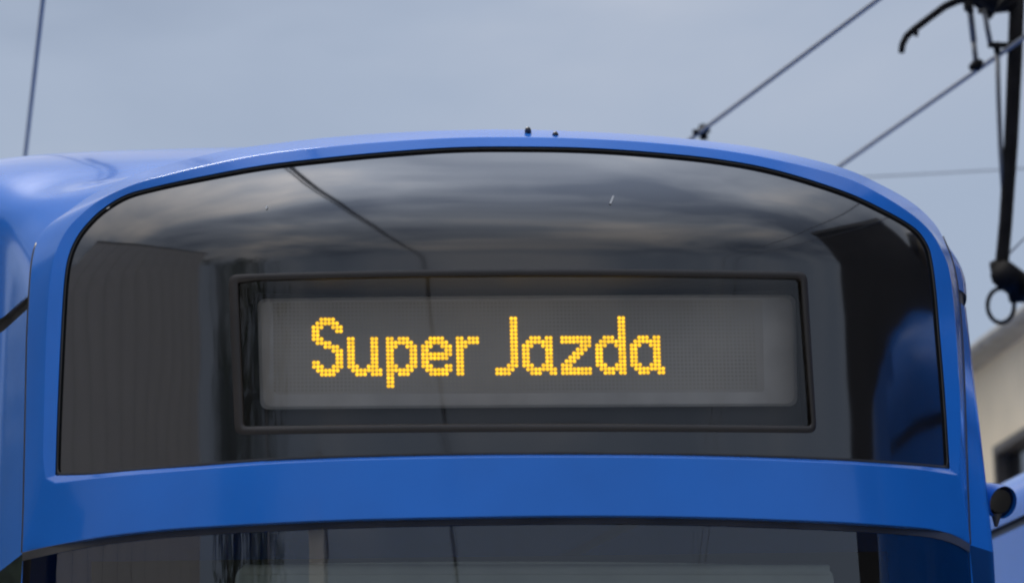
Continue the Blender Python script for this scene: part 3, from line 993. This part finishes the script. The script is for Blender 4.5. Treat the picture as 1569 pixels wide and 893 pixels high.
# ------------------------------------------------------------------ a tree beside the hall
LEAF = simple('leaf_green', (0.05, 0.075, 0.035), 0.6, var=0.4, scale=3)
BARK = simple('bark', (0.07, 0.055, 0.045), 0.9)
def tree(x, y, h, label, spread=1.0):
    o = thing('tree', label, 'tree', 'trees beside the hall', (x, y, 0))
    g = Geo(); g.tube([(0, 0, 0), (0.05, 0, h * .3), (0, 0.08, h * .6), (0.05, 0, h * .85)], [0.22, 0.17, 0.11, 0.04], 10)
    for k in range(7):
        a = k * 2.4; z = h * (0.35 + 0.06 * k)
        g.tube([(0, 0, z), (math.cos(a) * 0.8, math.sin(a) * 0.8, z + 0.6), (math.cos(a) * 1.5, math.sin(a) * 1.5, z + 1.3)], [0.08, 0.05, 0.02], 6)
    g.build('trunk', BARK, o, smooth=True)
    g = Geo()
    cl = [(random.gauss(0, spread), random.gauss(0, spread), h * random.uniform(.3, 1.0), random.uniform(.5, 1.0) * spread ** .5) for _ in range(32)]
    for _ in range(4200):
        cxx, cyy, czz, cr_ = random.choice(cl)
        v = Vector((random.gauss(0, 1), random.gauss(0, 1), random.gauss(0, 1))).normalized() * cr_ * random.random() ** .4
        c = Vector((cxx, cyy, czz)) + v
        a = Vector((random.gauss(0, 1), random.gauss(0, 1), random.gauss(0, 1))).normalized()
        b = a.cross(Vector((random.gauss(0, 1), random.gauss(0, 1), random.gauss(0, 1)))).normalized()
        s = random.uniform(.06, .12) * spread
        g.add([c - a * s, c - b * s * .5, c + a * s, c + b * s * .5], [(0, 1, 2, 3)])
    g.build('crown', LEAF, o)
tree(-8.6, -9.4, 8.4, 'dark leafy tree standing against the end of the clad hall')
tree(-9.8, -13.0, 9.0, 'tallest of the dark trees mirrored beside the clad hall')
tree(-11.5, -18.0, 8.0, 'dark leafy tree farther along from the clad hall')
tree(-14.6, 22.0, 9.4, 'broad dark tree ahead of the tram, mirrored in its blue flank', 1.8)
tree(-19.5, 27.5, 11.0, 'taller broad tree ahead of the tram, mirrored in its blue flank', 1.8)
PALE = simple('pale_render', (0.90, 0.87, 0.82), 0.8, var=0.06, scale=0.5)
streak_block = thing('streak_block', 'pale unseen block added to mirror as a bright streak at the end of the display', 'streak_block', None, (-13.8, -44.0, 0))  # unseen stand-in for a sunlit cloud, added for its mirrored streak
g = Geo(); g.box((-1.5, -1.5, 0), (1.5, 1.5, 14.6)); g.build('wall', PALE, streak_block)
g = Geo(); g.box((-1.7, -1.7, 14.6), (1.7, 1.7, 14.8)); g.build('roof', EAVE, streak_block)
for k in range(3):
    g = Geo(); g.box((-0.4, 1.5, 2.6 + 3 * k), (0.4, 1.53, 3.9 + 3 * k)); g.build('window', SIDEGLASS, streak_block)

# ------------------------------------------------------------------ ground, tracks
GROUND = simple('asphalt', (0.055, 0.055, 0.055), 0.9, var=0.25, scale=2.0, bstr=0.4, bscale=30)
mk('ground', [(-800, -800, -0.12), (800, -800, -0.12), (800, 800, -0.12), (-800, 800, -0.12)], [(0, 1, 2, 3)], GROUND, smooth=False, kind='structure')
SLAB = simple('track_slab', (0.36, 0.35, 0.33), 0.9, var=0.15, scale=3)
g = Geo()
g.box((-12, -40, -0.116), (9, 60, -0.02)); g.build('track_slab', SLAB, kind='structure')
RAIL = simple('rail_steel', (0.25, 0.24, 0.23), 0.35, 0.9)
def track(fx, label):
    for s in (-0.72, 0.72):
        g = Geo()
        ys = [-40, -20, -8, -2, 0, 1, 1.6, 2.6, 4.5, 8, 14, 30, 59]
        for y1, y2 in zip(ys, ys[1:]):
            a, b = Vector((fx(y1) + s, y1, 0)), Vector((fx(y2) + s, y2, 0))
            vs = [q + Vector((dx, 0, dz)) for dz in (-0.03, 0.0) for q, dx in ((a, -.035), (a, .035), (b, .035), (b, -.035))]
            g.add(vs, [(0, 3, 2, 1), (4, 5, 6, 7), (0, 1, 5, 4), (1, 2, 6, 5), (2, 3, 7, 6), (3, 0, 4, 7)])
        g.build('rail', RAIL, kind='structure')
def our_x(y):
    if y < 0.76: return -0.06 + (-0.1) * (y - 0.76)
    for a, b in zip(ST, ST[1:]):
        if a[0] <= y <= b[0]: return lerp(a[1] + a[2], b[1] + b[2], (y - a[0]) / (b[0] - a[0])) / 2
    return (ST[-1][1] + ST[-1][2]) / 2 - 0.248 * (y - ST[-1][0])
track(our_x, ''); track(t2x, '')

# ------------------------------------------------------------------ every open shell faces outward
for root in (tram, T2):
    for o in root.children_recursive:
        if o.type != 'MESH': continue
        nm = o.name.split('.')[0]
        if nm in ('roof_fairing', 'roof_gutter', 'side_wall', 'side_skirt', 'side_window', 'window_backing', 'rear_panel'):
            c = sum((v.co for v in o.data.vertices), Vector()) / len(o.data.vertices)
            cx = our_x(c.y) if root is tram else t2x(c.y)
            face_out(o, (cx, c.y - (1.5 if nm == 'rear_panel' else 0), 2.0 if nm == 'roof_fairing' else c.z))
        elif nm in ('front_mask', 'glass_seal', 'black_glass', 'rim', 'pane', 'windscreen', 'windscreen_seal', 'lower_front', 'matrix_board', 'diode_field'):
            c = sum((v.co for v in o.data.vertices), Vector()) / len(o.data.vertices)
            face_out(o, c + Vector((0, 4.0, 0)))
for o in disp.children:
    if o.name.split('.')[0] in ('letter', 'unlit_diodes'):
        c = sum((v.co for v in o.data.vertices), Vector()) / len(o.data.vertices)
        face_out(o, c + Vector((0, 4.0, 0)))
